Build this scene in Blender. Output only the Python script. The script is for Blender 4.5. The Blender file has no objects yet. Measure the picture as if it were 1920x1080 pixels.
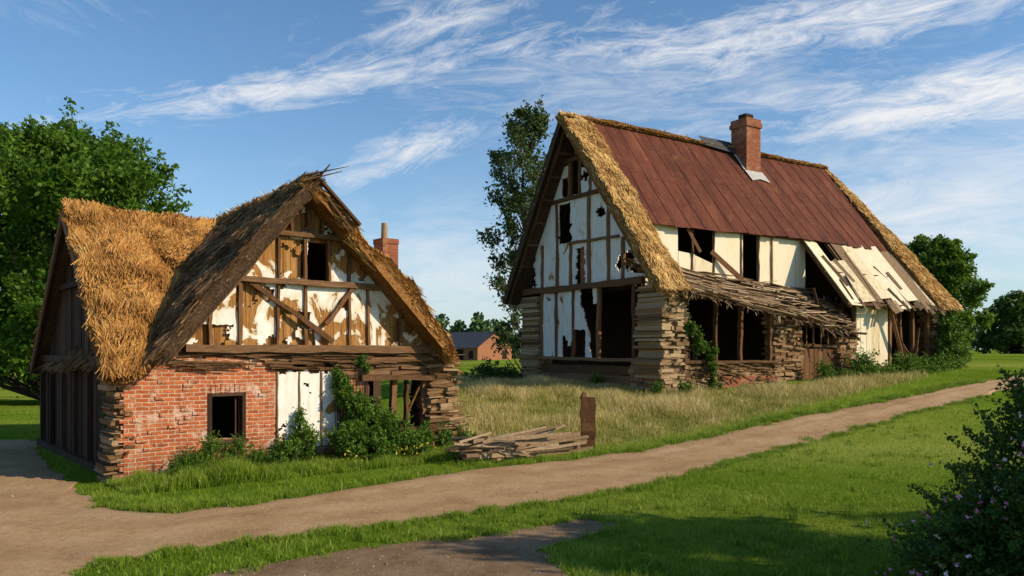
import bpy, math, random
import numpy as np
from mathutils import Vector, Matrix, noise
random.seed(7); rng=np.random.default_rng(7)
scene=bpy.context.scene
R=random.uniform

# ------------------------------------------------------------------ terrain
def S(t):
    t=np.clip(t,0,1); return t*t*(3-2*t)
def g(x,y):
    x=np.asarray(x,float); y=np.asarray(y,float)
    q=x/(np.maximum(y,0)+5)
    return (1.1*S((y-18)/14)*S((q+.3)/.3)+.9*S((q-.1)/.4)*S((y-20)/30)
            -1.8*S((-q-.15)/.3)*S((y-25)/60))
def gz(x,y): return float(g(x,y))

# ------------------------------------------------------------------ materials
class NT:
    def __init__(s,tree): s.t=tree
    def n(s,typ,**kw):
        nd=s.t.nodes.new(typ)
        for k,v in kw.items(): setattr(nd,k,v)
        return nd
    def link(s,a,b): s.t.links.new(a,b)
    def val(s,sock,v):
        if isinstance(v,(int,float)): sock.default_value=v
        else: s.link(v,sock)
    def m(s,op,a,b=0.0,c=None,clamp=False):
        nd=s.n('ShaderNodeMath',operation=op,use_clamp=clamp)
        s.val(nd.inputs[0],a); s.val(nd.inputs[1],b)
        if c is not None: s.val(nd.inputs[2],c)
        return nd.outputs[0]
    def mix(s,f,a,b,typ='MIX'):
        nd=s.n('ShaderNodeMixRGB',blend_type=typ); s.val(nd.inputs[0],f)
        for i,v in ((1,a),(2,b)):
            if isinstance(v,tuple): nd.inputs[i].default_value=(*v,1) if len(v)==3 else v
            else: s.link(v,nd.inputs[i])
        return nd.outputs[0]
    def ramp(s,f,cols,pos=None,interp='LINEAR'):
        nd=s.n('ShaderNodeValToRGB'); cr=nd.color_ramp; cr.interpolation=interp
        n=len(cols); pos=pos or [i/(n-1) for i in range(n)]
        while len(cr.elements)<n: cr.elements.new(.5)
        for e,c,p in zip(cr.elements,cols,pos):
            e.position=p; e.color=(*c,1) if isinstance(c,tuple) else (c,c,c,1)
        s.link(f,nd.inputs[0]); return nd.outputs[0]
    def noise(s,vec,scale,detail=6,rough=.6,dist=0.0):
        nd=s.n('ShaderNodeTexNoise'); nd.inputs['Scale'].default_value=scale
        nd.inputs['Detail'].default_value=detail; nd.inputs['Roughness'].default_value=rough
        nd.inputs['Distortion'].default_value=dist
        s.link(vec,nd.inputs['Vector']); return nd.outputs[0]
    def mapv(s,vec,scale=(1,1,1),rot=(0,0,0),loc=(0,0,0)):
        nd=s.n('ShaderNodeMapping'); nd.inputs['Scale'].default_value=scale
        nd.inputs['Rotation'].default_value=rot; nd.inputs['Location'].default_value=loc
        s.link(vec,nd.inputs[0]); return nd.outputs[0]

def newmat(name):
    m=bpy.data.materials.new(name); m.use_nodes=True
    t=m.node_tree; nt=NT(t); b=t.nodes['Principled BSDF']
    b.inputs['Specular IOR Level'].default_value=.15
    return m,nt,b
def bump(nt,b,h,strength=.4,dist=.02):
    bn=nt.n('ShaderNodeBump'); bn.inputs['Strength'].default_value=strength
    bn.inputs['Distance'].default_value=dist
    nt.link(h,bn.inputs['Height']); nt.link(bn.outputs[0],b.inputs['Normal'])
def mk(name,cols,scale=(1,1,1),ns=5,rndw=.5,rough=.9,bp=.4,bd=.02,detail=6,pos=None):
    m,nt,b=newmat(name)
    tc=nt.n('ShaderNodeTexCoord').outputs['Object']
    at=nt.n('ShaderNodeAttribute',attribute_name='rnd').outputs['Fac']
    v=nt.mapv(tc,scale); n1=nt.noise(v,ns,detail,.65)
    n2=nt.ramp(n1,[0.,1.],[.3,.7])
    f=nt.m('ADD',nt.m('MULTIPLY',n2,1-rndw),nt.m('MULTIPLY',at,rndw))
    nt.link(nt.ramp(f,cols,pos),b.inputs['Base Color'])
    b.inputs['Roughness'].default_value=rough
    if bp: bump(nt,b,n1,bp,bd)
    return m

M={}
M['woodH']=mk('weathered_wood',[(.045,.023,.011),(.15,.078,.036),(.32,.19,.105)],(1.2,9,14),3,.5)
M['woodV']=mk('weathered_wood_upright',[(.045,.022,.01),(.16,.075,.032),(.3,.165,.08)],(12,12,1.2),3,.5)
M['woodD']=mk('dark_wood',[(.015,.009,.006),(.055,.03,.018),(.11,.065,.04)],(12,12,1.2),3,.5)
M['greywood']=mk('grey_planks',[(.06,.034,.02),(.25,.16,.09),(.52,.39,.25)],(1.5,10,10),3,.6)
M['stack']=mk('layered_stone_and_timber',[(.045,.022,.009),(.19,.1,.045),(.34,.21,.105),(.54,.39,.23)],(3,3,26),2.5,.6,bp=.9,bd=.04)
M['stackB']=mk('layered_sandstone',[(.08,.045,.02),(.27,.17,.085),(.44,.31,.175),(.62,.48,.3)],(3,3,20),2.5,.6,bp=.9,bd=.04)
M['cream']=mk('cream_board',[(.36,.22,.1),(.6,.45,.26),(.76,.64,.44),(.82,.75,.6)],(4,4,.8),2,.5,rough=.7,bp=.15,pos=[0,.2,.5,1])
M['rustdark']=mk('dark_metal',[(.035,.035,.04),(.08,.08,.09)],rough=.6)
M['flash']=mk('lead_flashing',[(.3,.28,.26),(.5,.48,.45)],rough=.7)
M['dark']=mk('interior_shade',[(.01,.008,.006),(.03,.02,.015)])  # near-black: indoor shade put into the colour of floors and distant doors
M['straw']=mk('thatch_golden',[(.11,.042,.01),(.32,.14,.034),(.52,.26,.07),(.7,.45,.17)],(1,1,1),1.3,.6,bp=0)
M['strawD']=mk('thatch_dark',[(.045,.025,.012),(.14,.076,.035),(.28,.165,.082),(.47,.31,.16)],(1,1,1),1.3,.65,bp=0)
M['strawL']=mk('thatch_pale',[(.2,.09,.024),(.5,.27,.082),(.74,.47,.17),(.85,.63,.31)],(1,1,1),1.5,.6,bp=0)
M['tbase']=mk('thatch_underlayer',[(.07,.03,.009),(.22,.1,.028),(.37,.19,.06)],(6,6,6),3,.2,bp=.8,bd=.05)
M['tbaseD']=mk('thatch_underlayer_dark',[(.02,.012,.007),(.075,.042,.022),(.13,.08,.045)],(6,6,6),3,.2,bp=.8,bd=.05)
LM=mk('exposed_lath',[(.1,.04,.01),(.3,.14,.04),(.48,.27,.1)],(14,14,1.2),3,.5)

def brickmat(name,c1,c2,mortar,white=.0,bw=.24,rh=.08):
    m,nt,b=newmat(name)
    tc=nt.n('ShaderNodeTexCoord').outputs['Object']
    sp=nt.n('ShaderNodeSeparateXYZ'); nt.link(tc,sp.inputs[0])
    cb=nt.n('ShaderNodeCombineXYZ')
    wob=nt.m('MULTIPLY',nt.noise(tc,2.5,4),.07)
    nt.link(nt.m('ADD',nt.m('ADD',sp.outputs[0],sp.outputs[1]),nt.m('MULTIPLY',nt.noise(tc,7,2),.03)),cb.inputs[0])
    nt.link(nt.m('ADD',sp.outputs[2],wob),cb.inputs[1])
    bt=nt.n('ShaderNodeTexBrick'); nt.link(cb.outputs[0],bt.inputs['Vector'])
    bt.inputs['Scale'].default_value=1; bt.inputs['Brick Width'].default_value=bw
    bt.inputs['Row Height'].default_value=rh; bt.inputs['Mortar Size'].default_value=.010
    bt.inputs['Mortar Smooth'].default_value=.3; bt.inputs['Bias'].default_value=-.1
    bt.inputs['Color1'].default_value=(*c1,1); bt.inputs['Color2'].default_value=(*c2,1)
    bt.inputs['Mortar'].default_value=(*mortar,1)
    n=nt.noise(tc,8,8,.7); n2=nt.noise(tc,2.2,8,.75); n3=nt.noise(tc,1.1,6,.7); n5=nt.noise(tc,.8,5,.6)
    col=nt.mix(nt.ramp(n,[0.,.6],[.45,.7]),bt.outputs[0],(.2,.06,.022),'MIX')
    col=nt.mix(nt.ramp(n3,[0.,.5],[.5,.7]),col,(.45,.25,.12))
    col=nt.mix(nt.ramp(n2,[0.,white],[.53,.62]),col,(.72,.56,.44))
    if white>.3: # damp, darker foot of the wall and grimy patches
        foot=nt.m('ADD',nt.m('MULTIPLY',sp.outputs[2],-1.1),nt.m('ADD',n5,.15),clamp=True)
        col=nt.mix(nt.m('MULTIPLY',foot,.7),col,(.16,.08,.035))
    nt.link(col,b.inputs['Base Color']); b.inputs['Roughness'].default_value=.9
    h=nt.m('ADD',nt.m('MULTIPLY',bt.outputs['Fac'],-1.),nt.m('MULTIPLY',n,1.4))
    bump(nt,b,h,.9,.025)
    return m
M['brick']=brickmat('red_brick',(.54,.145,.05),(.35,.08,.028),(.66,.48,.34),.7)
M['brickC']=brickmat('chimney_brick',(.38,.11,.05),(.24,.06,.027),(.3,.2,.14),.1)

def plaster(name,loss,c=(.8,.77,.7)):
    m,nt,b=newmat(name)
    tc=nt.n('ShaderNodeTexCoord').outputs['Object']
    n=nt.noise(nt.mapv(tc,(1,1,.75)),1.25,9,.62,.6)
    mask=nt.ramp(n,[0.,1.],[loss,loss+.012])
    edge=nt.ramp(n,[0.,1.],[loss,loss+.07])
    grain=nt.noise(nt.mapv(tc,(22,22,1.3)),2.2,6)
    lath=nt.ramp(grain,[(.1,.04,.01),(.33,.15,.04),(.48,.27,.1)],[.3,.5,.72])
    st=nt.noise(nt.mapv(tc,(5,5,1.0)),2.0,6,.7)
    pl=nt.mix(nt.ramp(st,[0.,.8],[.46,.8]),c,(.52,.42,.3))
    pl=nt.mix(edge,(.66,.5,.3),pl)
    nt.link(nt.mix(mask,lath,pl),b.inputs['Base Color'])
    b.inputs['Roughness'].default_value=.85
    h=nt.m('ADD',nt.m('MULTIPLY',mask,1.),nt.m('MULTIPLY',grain,.25)); bump(nt,b,h,.8,.02)
    return m
M['plasterA']=plaster('peeling_plaster',.49)
M['plasterB']=plaster('white_plaster',.39)
M['plasterC']=plaster('aged_plaster',.35,(.76,.75,.7))

def rust():
    m,nt,b=newmat('rusted_sheet_metal')
    tc=nt.n('ShaderNodeTexCoord').outputs['Object']
    at=nt.n('ShaderNodeAttribute',attribute_name='rnd').outputs['Fac']
    n1=nt.noise(nt.mapv(tc,(1.4,.35,.35)),1.0,10,.72); n2=nt.noise(tc,2.6,9,.78); n3=nt.noise(nt.mapv(tc,(7,.25,.25)),2,4,.6)
    f=nt.m('ADD',nt.m('MULTIPLY',n1,.94),nt.m('MULTIPLY',at,.06))
    c=nt.ramp(f,[(.05,.017,.012),(.105,.031,.018),(.15,.046,.024),(.22,.085,.042)],[.3,.45,.58,.75])
    c=nt.mix(nt.ramp(n2,[0.,.5],[.54,.7]),c,(.29,.12,.05))
    c=nt.mix(nt.ramp(n3,[0.,.65],[.52,.72]),c,(.055,.022,.017))
    nt.link(c,b.inputs['Base Color']); b.inputs['Roughness'].default_value=.8
    b.inputs['Specular IOR Level'].default_value=.12
    wv=nt.n('ShaderNodeTexWave'); wv.bands_direction='X'; wv.inputs['Scale'].default_value=2.2
    nt.link(tc,wv.inputs['Vector'])
    bump(nt,b,nt.m('ADD',nt.m('ADD',n1,n2),nt.m('MULTIPLY',wv.outputs['Fac'],.5)),.5,.03)
    return m
M['rust']=rust()

def leafmat(name,cols,tr=.3,tl=(.2,.3,.03)):
    m=bpy.data.materials.new(name); m.use_nodes=True; nt=NT(m.node_tree)
    b=m.node_tree.nodes['Principled BSDF']; out=m.node_tree.nodes['Material Output']
    at=nt.n('ShaderNodeAttribute',attribute_name='rnd').outputs['Fac']
    col=nt.ramp(at,cols); nt.link(col,b.inputs['Base Color'])
    b.inputs['Roughness'].default_value=.55; b.inputs['Specular IOR Level'].default_value=.2
    if tr:
        t=nt.n('ShaderNodeBsdfTranslucent'); nt.link(nt.mix(.5,col,tl),t.inputs[0])
        mx=nt.n('ShaderNodeMixShader'); mx.inputs[0].default_value=tr
        nt.link(b.outputs[0],mx.inputs[1]); nt.link(t.outputs[0],mx.inputs[2]); nt.link(mx.outputs[0],out.inputs[0])
    return m
M['leaf']=leafmat('tree_leaves',[(.022,.06,.006),(.075,.16,.012),(.17,.28,.022)],.4)
M['leafdk']=leafmat('dark_leaves',[(.015,.04,.01),(.045,.1,.016),(.11,.18,.03)])
M['leaffar']=leafmat('far_leaves',[(.03,.06,.025),(.06,.11,.035),(.12,.18,.05)],0)
M['leafpo']=leafmat('poplar_leaves',[(.025,.045,.015),(.065,.095,.03),(.14,.175,.06)])
M['ivy']=leafmat('ivy_leaves',[(.025,.065,.008),(.075,.16,.015),(.19,.3,.035)])
M['grass']=leafmat('grass_blades',[(.05,.1,.005),(.125,.215,.01),(.215,.33,.018),(.42,.43,.1)],.35)
M['tan']=leafmat('dry_grass_blades',[(.12,.17,.02),(.29,.29,.055),(.54,.44,.15),(.76,.59,.31)],.3,(.42,.36,.1))
M['petal']=leafmat('flower_petals',[(.65,.07,.25),(.78,.35,.52),(.85,.75,.75)],.2,(.7,.3,.4))
M['petalY']=leafmat('yellow_petals',[(.7,.45,.03),(.8,.6,.1)],.2,(.7,.5,.05))
M['bark']=mk('bark',[(.03,.02,.014),(.1,.07,.05)],(8,8,2),3,.2,bp=.7)
M['stone']=mk('gravel',[(.12,.08,.055),(.3,.21,.14),(.45,.36,.27)],rndw=.8)

def dirt(name,cols,ns=1.2,sc=(1,1,1),speck=.5):
    m,nt,b=newmat(name)
    tc=nt.n('ShaderNodeTexCoord').outputs['Object']
    at=nt.n('ShaderNodeAttribute',attribute_name='rnd').outputs['Fac']
    n1=nt.noise(nt.mapv(tc,sc),ns,8,.6); n2=nt.noise(tc,60,4,.7); n3=nt.noise(tc,9,6,.7); n4=nt.noise(tc,.45,5,.6)
    f=nt.m('ADD',nt.m('MULTIPLY',n1,.4),nt.m('ADD',nt.m('MULTIPLY',n3,.3),nt.m('MULTIPLY',n4,.3)))
    c=nt.ramp(f,cols,[.36,.5,.64])
    tr=nt.ramp(nt.m('ADD',at,nt.m('MULTIPLY',nt.m('SUBTRACT',n1,.5),.5)),[.0,.6,.05,.9],[.15,.42,.66,1.0])
    c=nt.mix(nt.m('MULTIPLY',tr,.42),c,tuple(v*.5 for v in cols[1]))
    c=nt.mix(nt.ramp(n2,[0.,speck],[.5,.72]),c,tuple(v*.5 for v in cols[1]))
    nt.link(c,b.inputs['Base Color']); b.inputs['Roughness'].default_value=.97
    b.inputs['Specular IOR Level'].default_value=.05
    bump(nt,b,nt.m('ADD',n2,nt.m('MULTIPLY',n3,2.)),.6,.025)
    return m
M['road']=dirt('dirt_road_surface',[(.3,.17,.08),(.46,.29,.15),(.58,.4,.235)])
M['asph']=dirt('worn_gravel_asphalt',[(.14,.085,.045),(.24,.155,.09),(.34,.23,.14)],2.0)

def groundmat():
    m,nt,b=newmat('grass_ground')
    tc=nt.n('ShaderNodeTexCoord').outputs['Object']
    at=nt.n('ShaderNodeAttribute',attribute_name='rnd').outputs['Fac']
    n1=nt.noise(tc,.12,6,.6); n2=nt.noise(tc,5,8,.75); n3=nt.noise(nt.mapv(tc,(.3,1.2,1)),.06,4); n4=nt.noise(tc,.9,6,.7)
    f=nt.m('ADD',nt.m('MULTIPLY',n1,.4),nt.m('ADD',nt.m('MULTIPLY',n2,.35),nt.m('MULTIPLY',n4,.25)))
    c=nt.ramp(f,[(.06,.105,.008),(.14,.215,.016),(.25,.31,.045)],[.34,.5,.66])
    c=nt.mix(nt.ramp(n3,[0.,.55],[.48,.62]),c,(.36,.36,.08))
    c=nt.mix(at,c,(.32,.27,.09))
    nt.link(c,b.inputs['Base Color']); b.inputs['Roughness'].default_value=1
    b.inputs['Specular IOR Level'].default_value=0
    bump(nt,b,n2,1.0,.1)
    return m
M['ground']=groundmat()

# ------------------------------------------------------------------ mesh helpers
def link(o,parent=None):
    scene.collection.objects.link(o)
    if parent is not None: o.parent=parent
    return o
def np_mesh(name,verts,facesets,rnd,mat,parent=None,smooth=False):
    verts=np.asarray(verts,np.float32)
    me=bpy.data.meshes.new(name)
    me.vertices.add(len(verts)); me.vertices.foreach_set('co',verts.ravel())
    li=np.concatenate([f.ravel() for f in facesets]).astype(np.int32)
    lt=np.concatenate([np.full(len(f),f.shape[1]) for f in facesets]).astype(np.int32)
    ls=np.concatenate([[0],np.cumsum(lt)[:-1]]).astype(np.int32)
    me.loops.add(len(li)); me.loops.foreach_set('vertex_index',li)
    me.polygons.add(len(lt)); me.polygons.foreach_set('loop_start',ls)
    me.update(calc_edges=True)
    a=me.attributes.new('rnd','FLOAT','POINT'); a.data.foreach_set('value',np.asarray(rnd,np.float32))
    me.materials.append(mat)
    if smooth: me.shade_smooth()
    return link(bpy.data.objects.new(name,me),parent)

class MB:
    def __init__(s): s.v=[];s.f=[];s.r=[]
    def add(s,vs,fs,r=None):
        b=len(s.v); r=R(0,1) if r is None else r
        s.v+= [tuple(v) for v in vs]; s.f+=[tuple(b+i for i in f) for f in fs]; s.r+=[r]*len(vs)
    def box(s,x0,x1,y0,y1,z0,z1,r=None,j=0.0):
        vs=[(x+R(-j,j),y+R(-j,j),z+R(-j,j)) for z in (z0,z1) for y in (y0,y1) for x in (x0,x1)]
        s.add(vs,[(0,2,3,1),(4,5,7,6),(0,1,5,4),(2,6,7,3),(0,4,6,2),(1,3,7,5)],r)
    def beam(s,p,q,w,h,r=None,up=(0,0,1),taper=1.0,j=0.0):
        p=Vector(p);q=Vector(q);d=(q-p).normalized();u=Vector(up)
        if abs(d.dot(u))>.98: u=Vector((0,1,0))
        a=d.cross(u).normalized(); b=a.cross(d).normalized()
        vs=[]
        for c,k in ((p,1),(q,taper)):
            for sa,sb in ((-1,-1),(1,-1),(1,1),(-1,1)):
                vs.append(c+a*sa*w/2*k+b*sb*h/2*k+Vector((R(-j,j),R(-j,j),R(-j,j))))
        s.add(vs,[(0,3,2,1),(4,5,6,7),(0,1,5,4),(1,2,6,5),(2,3,7,6),(3,0,4,7)],r)
    def hewn(s,p,q,w,h,r=None,n=6,j=.015):
        """old beam: several slightly misaligned lengths"""
        p=Vector(p);q=Vector(q); pts=[p.lerp(q,i/n)+Vector((R(-j,j),R(-j,j),R(-j,j))) for i in range(n+1)]
        r=R(0,1) if r is None else r
        d=(q-p).normalized(); u=Vector((0,0,1))
        if abs(d.dot(u))>.95: u=Vector((0,1,0))
        a=d.cross(u).normalized(); b=a.cross(d).normalized(); vs=[];fs=[]
        for c in pts:
            k1,k2=R(.85,1.15),R(.85,1.15)
            for sa,sb in ((-1,-1),(1,-1),(1,1),(-1,1)): vs.append(c+a*sa*w/2*k1+b*sb*h/2*k2)
        for i in range(n):
            for k in range(4): fs.append((i*4+k,i*4+(k+1)%4,i*4+4+(k+1)%4,i*4+4+k))
        fs+=[(0,3,2,1),(n*4,n*4+1,n*4+2,n*4+3)]
        s.add(vs,fs,r)
    def prism(s,pts,y0,y1,r=None,axis='y'):
        n=len(pts)
        if axis=='y': vs=[(a,y0,z) for a,z in pts]+[(a,y1,z) for a,z in pts]
        else: vs=[(y0,a,z) for a,z in pts]+[(y1,a,z) for a,z in pts]
        fs=[tuple(range(n)),tuple(range(2*n-1,n-1,-1))]+[(i,i+n,(i+1)%n+n,(i+1)%n) for i in range(n)]
        s.add(vs,fs,r)
    def stack(s,x0,x1,y0,y1,z0,z1,h=.11,rag=.1,seg=.45,flare=0.0,flx=1):
        """irregular courses of thin slabs; ragged outline"""
        s.box(x0+rag*.7,x1-rag*.7,y0+rag*.4,y1-rag*.4,z0,z1-.02,r=.1)
        z=z0; drift=0
        while z<z1:
            hh=h*R(.35,1.9); k=flare*max(0,(z1-z)/(z1-z0))**2
            drift=max(-1,min(1,drift*.75+R(-.6,.6)))
            xa=x0+(drift*.5+R(-.7,.5))*rag-(k if flx<0 else 0); xe=x1+(-drift*.5+R(-.6,.9))*rag+(k if flx>0 else 0)
            x=xa
            while x<xe-.03:
                w=min(seg*R(.3,1.9),xe-x); ya=y0+R(-rag,rag)*.55; yb=y1+R(-rag,rag)*.5; t=R(-.03,.03)*min(1,w)
                x1_=x+w-R(0,.014); z1_=min(z+hh-R(.002,.012),z1+.02)
                j=lambda a:R(-a,a)
                jj=min(.04,h*.4)
                vs=[(x+j(jj),ya+j(.03),z-t),(x1_+j(jj),ya+j(.03),z+t),(x+j(jj),yb,z-t),(x1_+j(jj),yb,z+t),
                    (x+j(jj),ya+j(.03),z1_-t+j(jj*.3)),(x1_+j(jj),ya+j(.03),z1_+t+j(jj*.3)),(x+j(jj),yb,z1_-t),(x1_+j(jj),yb,z1_+t)]
                s.add(vs,[(0,2,3,1),(4,5,7,6),(0,1,5,4),(2,6,7,3),(0,4,6,2),(1,3,7,5)])
                x+=w
            z+=hh
    def make(s,name,mat,parent=None,bevel=0):
        me=bpy.data.meshes.new(name); me.from_pydata(s.v,[],s.f); me.update()
        a=me.attributes.new('rnd','FLOAT','POINT'); a.data.foreach_set('value',s.r)
        me.materials.append(mat); o=link(bpy.data.objects.new(name,me),parent)
        import bmesh
        bm=bmesh.new(); bm.from_mesh(me); bmesh.ops.recalc_face_normals(bm,faces=bm.faces); bm.to_mesh(me); bm.free()
        return o

def blades(name,x,y,h,mat,w=.008,lean=.5,rnd=None,zoff=None,parent=None):
    n=len(x); z=g(x,y)-.01 if zoff is None else zoff
    th=rng.uniform(0,2*np.pi,n); wx=np.cos(th); wy=np.sin(th)
    ph=rng.uniform(0,2*np.pi,n); ln=rng.uniform(.1,1,n)*lean*h
    W=w*rng.uniform(.6,1.4,n)
    P=np.zeros((n,5,3))
    P[:,0]=np.c_[x-wx*W,y-wy*W,z]; P[:,1]=np.c_[x+wx*W,y+wy*W,z]
    mx=x+np.cos(ph)*ln*.3; my=y+np.sin(ph)*ln*.3
    P[:,2]=np.c_[mx-wx*W*.8,my-wy*W*.8,z+h*.55]; P[:,3]=np.c_[mx+wx*W*.8,my+wy*W*.8,z+h*.55]
    P[:,4]=np.c_[x+np.cos(ph)*ln,y+np.sin(ph)*ln,z+h]
    b=(np.arange(n)*5)[:,None]
    q=b+np.array([[0,1,3,2]]); t=b+np.array([[2,3,4]])
    r=rng.uniform(0,1,n) if rnd is None else rnd
    r=np.repeat(r[:,None],5,1)+np.array([[-.25,-.25,0,0,.12]])
    return np_mesh(name,P.reshape(-1,3),[q,t],np.clip(r,0,1).ravel(),mat,parent)

def leafquads(c,size,rnd,el=.55):
    n=len(c); a=rng.normal(size=(n,3)); a/=np.linalg.norm(a,axis=1)[:,None]
    b=np.cross(a,rng.normal(size=(n,3))); b/=np.linalg.norm(b,axis=1)[:,None]
    s=size[:,None]
    P=np.stack([c-a*s,c-b*s*el+a*s*.1,c+a*s,c+b*s*el+a*s*.1],1)
    f=(np.arange(n)*4)[:,None]+np.array([[0,1,2,3]])
    return P.reshape(-1,3),f,np.repeat(rnd,4)
def blobpts(c,r,n,shell=.55):
    d=rng.normal(size=(n,3)); d/=np.linalg.norm(d,axis=1)[:,None]
    rad=shell+(1-shell)*rng.uniform(0,1,n)**.7
    rad*=1+.18*rng.normal(size=n)*.6
    return np.asarray(c)+d*rad[:,None]*np.asarray(r)
def shrub(name,blobs,leaf,mat,dens=260,parent=None,spikes=10):
    """blobs: (x,y,z,rx,ry,rz) world; made of sub-clumps and outward sprigs for an uneven outline"""
    C=[]; st=MB()
    for (x,y,z,rx,ry,rz) in blobs:
        area=(rx*ry+ry*rz+rx*rz)*4; n=int(dens*area/(leaf*leaf*400)+60)
        k=max(9,int(area*9)); cc=blobpts((x,y,z),(rx*.8,ry*.8,rz*.85),k,.35)
        for c in cc:
            s=R(.2,.42); C.append(blobpts(c,(rx*s,ry*s,rz*s),max(6,int(n/k)),.1))
        for i in range(spikes):
            a=R(0,6.28); e=R(.1,1.4); L=R(.95,1.4)
            d=np.array([math.cos(a)*math.cos(e)*rx,math.sin(a)*math.cos(e)*ry,math.sin(e)*rz])
            p=np.array([x,y,z]); m_=max(8,int(n*.012)); t=rng.uniform(.5,L,m_)[:,None]
            C.append(p+d*t+rng.normal(0,leaf*.9,(m_,3)))
            st.beam(p,p+d*L,leaf*.12,leaf*.12,taper=.4)
        for i in range(3):
            bx,by=x+R(-.4,.4)*rx,y+R(-.4,.4)*ry
            st.beam((bx,by,gz(bx,by)-.05),(x+R(-.7,.7)*rx,y+R(-.7,.7)*ry,z+R(.2,.6)*rz),.02,.02,taper=.4)
    C=np.concatenate(C); C=C[C[:,2]>g(C[:,0],C[:,1])-.02]
    n=len(C); cl=np.sin(C[:,0]*7+2*np.sin(C[:,2]*6))*np.sin(C[:,2]*8+C[:,1]*5)
    r=np.clip(rng.normal(.5,.22,n)+.14*cl,0,1)
    v,f,rr=leafquads(C,leaf*rng.uniform(.5,1.3,n),r)
    e=bpy.data.objects.new(name,None); link(e,parent)
    np_mesh(name+'_foliage',v,[f],rr,mat,e); st.make(name+'_stems',M['bark'],e)
    return e

def tube(mb,pts,rads,n=8):
    vs=[];fs=[]
    for i,(p,r) in enumerate(zip(pts,rads)):
        p=Vector(p); d=(Vector(pts[min(i+1,len(pts)-1)])-Vector(pts[max(i-1,0)])).normalized()
        a=d.orthogonal().normalized(); b=d.cross(a)
        for k in range(n):
            t=2*math.pi*k/n; vs.append(p+a*math.cos(t)*r+b*math.sin(t)*r)
    for i in range(len(pts)-1):
        for k in range(n):
            fs.append((i*n+k,i*n+(k+1)%n,(i+1)*n+(k+1)%n,(i+1)*n+k))
    mb.add(vs,fs)
def tree(name,x,y,H,W,mat,leaf=.16,nclump=70,per=420,crown0=.18,trunk=.3,shape='round',clr=(.7,1.25),seed=1,up=0.0):
    random.seed(seed)
    z0=gz(x,y)-.2; e=bpy.data.objects.new(name,None); link(e)
    mb=MB()
    tp=[(x+R(-.1,.1)*i*.3,y+R(-.1,.1)*i*.3,z0+H*.9*i/7) for i in range(8)]
    tube(mb,tp,[trunk*(1-i/8.2) for i in range(8)],9)
    C=[]
    for i in range(nclump):
        u=R(0,1); hz=crown0+(1-crown0)*u
        if shape=='round': wr=math.sin(math.pi*min(1,.14+u*.84))**.55
        elif shape=='col': wr=(1-u)**.5*.9+.12
        a=R(0,2*math.pi); rr=W*wr*math.sqrt(R(.1,1))*R(.75,1.18)
        c=Vector((x+math.cos(a)*rr,y+math.sin(a)*rr,z0+H*hz*.97))
        tz=max(z0+H*crown0*.7,c.z-rr*R(.6,1.1)); k=min(.95,(tz-z0)/(H*.9)); idx=int(k*7)
        s=Vector(tp[idx]); mid=(s+c)/2+Vector((0,0,-rr*.08))
        tube(mb,[s,mid,c],[trunk*.3*(1-k*.7),trunk*.16*(1-k*.6),.012],5)
        cr=R(*clr)*(W*.2 if shape=='round' else W*.2)
        dirc=(c-s).normalized()
        for sub in range(5):
            tw=Vector((R(-1,1),R(-1,1),R(-.5,1))).normalized()*.7+dirc*.6+Vector((0,0,up)); tw.normalize()
            L=cr*R(.9,2.1); m_=per//5
            t=rng.uniform(0,1,m_)[:,None]
            wd=(cr*.42*(1.05-t)+leaf*.5)
            C.append(np.array(c)+np.array(tw)*L*t+rng.normal(0,1,(m_,3))*wd*np.array([1,1,.75]))
            mb.beam(c,c+tw*L,.03,.03,taper=.3)
    C=np.concatenate(C); n=len(C)
    cl=np.sin(C[:,0]*1.9+2*np.sin(C[:,2]*1.7))*np.sin(C[:,2]*2.3+C[:,1]*1.5)
    v,f,r=leafquads(C,leaf*rng.uniform(.6,1.25,n),np.clip(rng.normal(.5,.2,n)+.12*cl,0,1))
    np_mesh(name+'_crown',v,[f],r,mat,e); mb.make(name+'_trunk',M['bark'],e)
    return e

# ------------------------------------------------------------------ ground and roads
def inpoly(x,y,poly):
    res=np.zeros(len(x),bool); n=len(poly); j=n-1
    for i in range(n):
        xi,yi=poly[i]; xj,yj=poly[j]
        c=((yi>y)!=(yj>y))&(x<(xj-xi)*(y-yi)/((yj-yi) or 1e-9)+xi); res^=c; j=i
    return res
meadow=[(-1.2,20.4),(2.2,20.2),(5.2,22.4),(8,24.9),(11.5,27.6),(14.5,30),(17,33),(6,27.9),(.2,36),(-5,40),(-3,28)]
tx=np.sinh(np.linspace(-1,1,260)*5)/math.sinh(5)*1500
ty=15+np.sinh(np.linspace(-.62,1,260)*5)/math.sinh(5)*1500
X,Y=np.meshgrid(tx,ty); Z=g(X,Y)
n1,n2=X.shape; idx=np.arange(n1*n2).reshape(n1,n2)
fq=np.stack([idx[:-1,:-1],idx[:-1,1:],idx[1:,1:],idx[1:,:-1]],-1).reshape(-1,4)
tanm=inpoly(X.ravel(),Y.ravel(),meadow).astype(float)*.65
np_mesh('ground',np.c_[X.ravel(),Y.ravel(),Z.ravel()],[fq],tanm,M['ground'],smooth=True)

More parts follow.
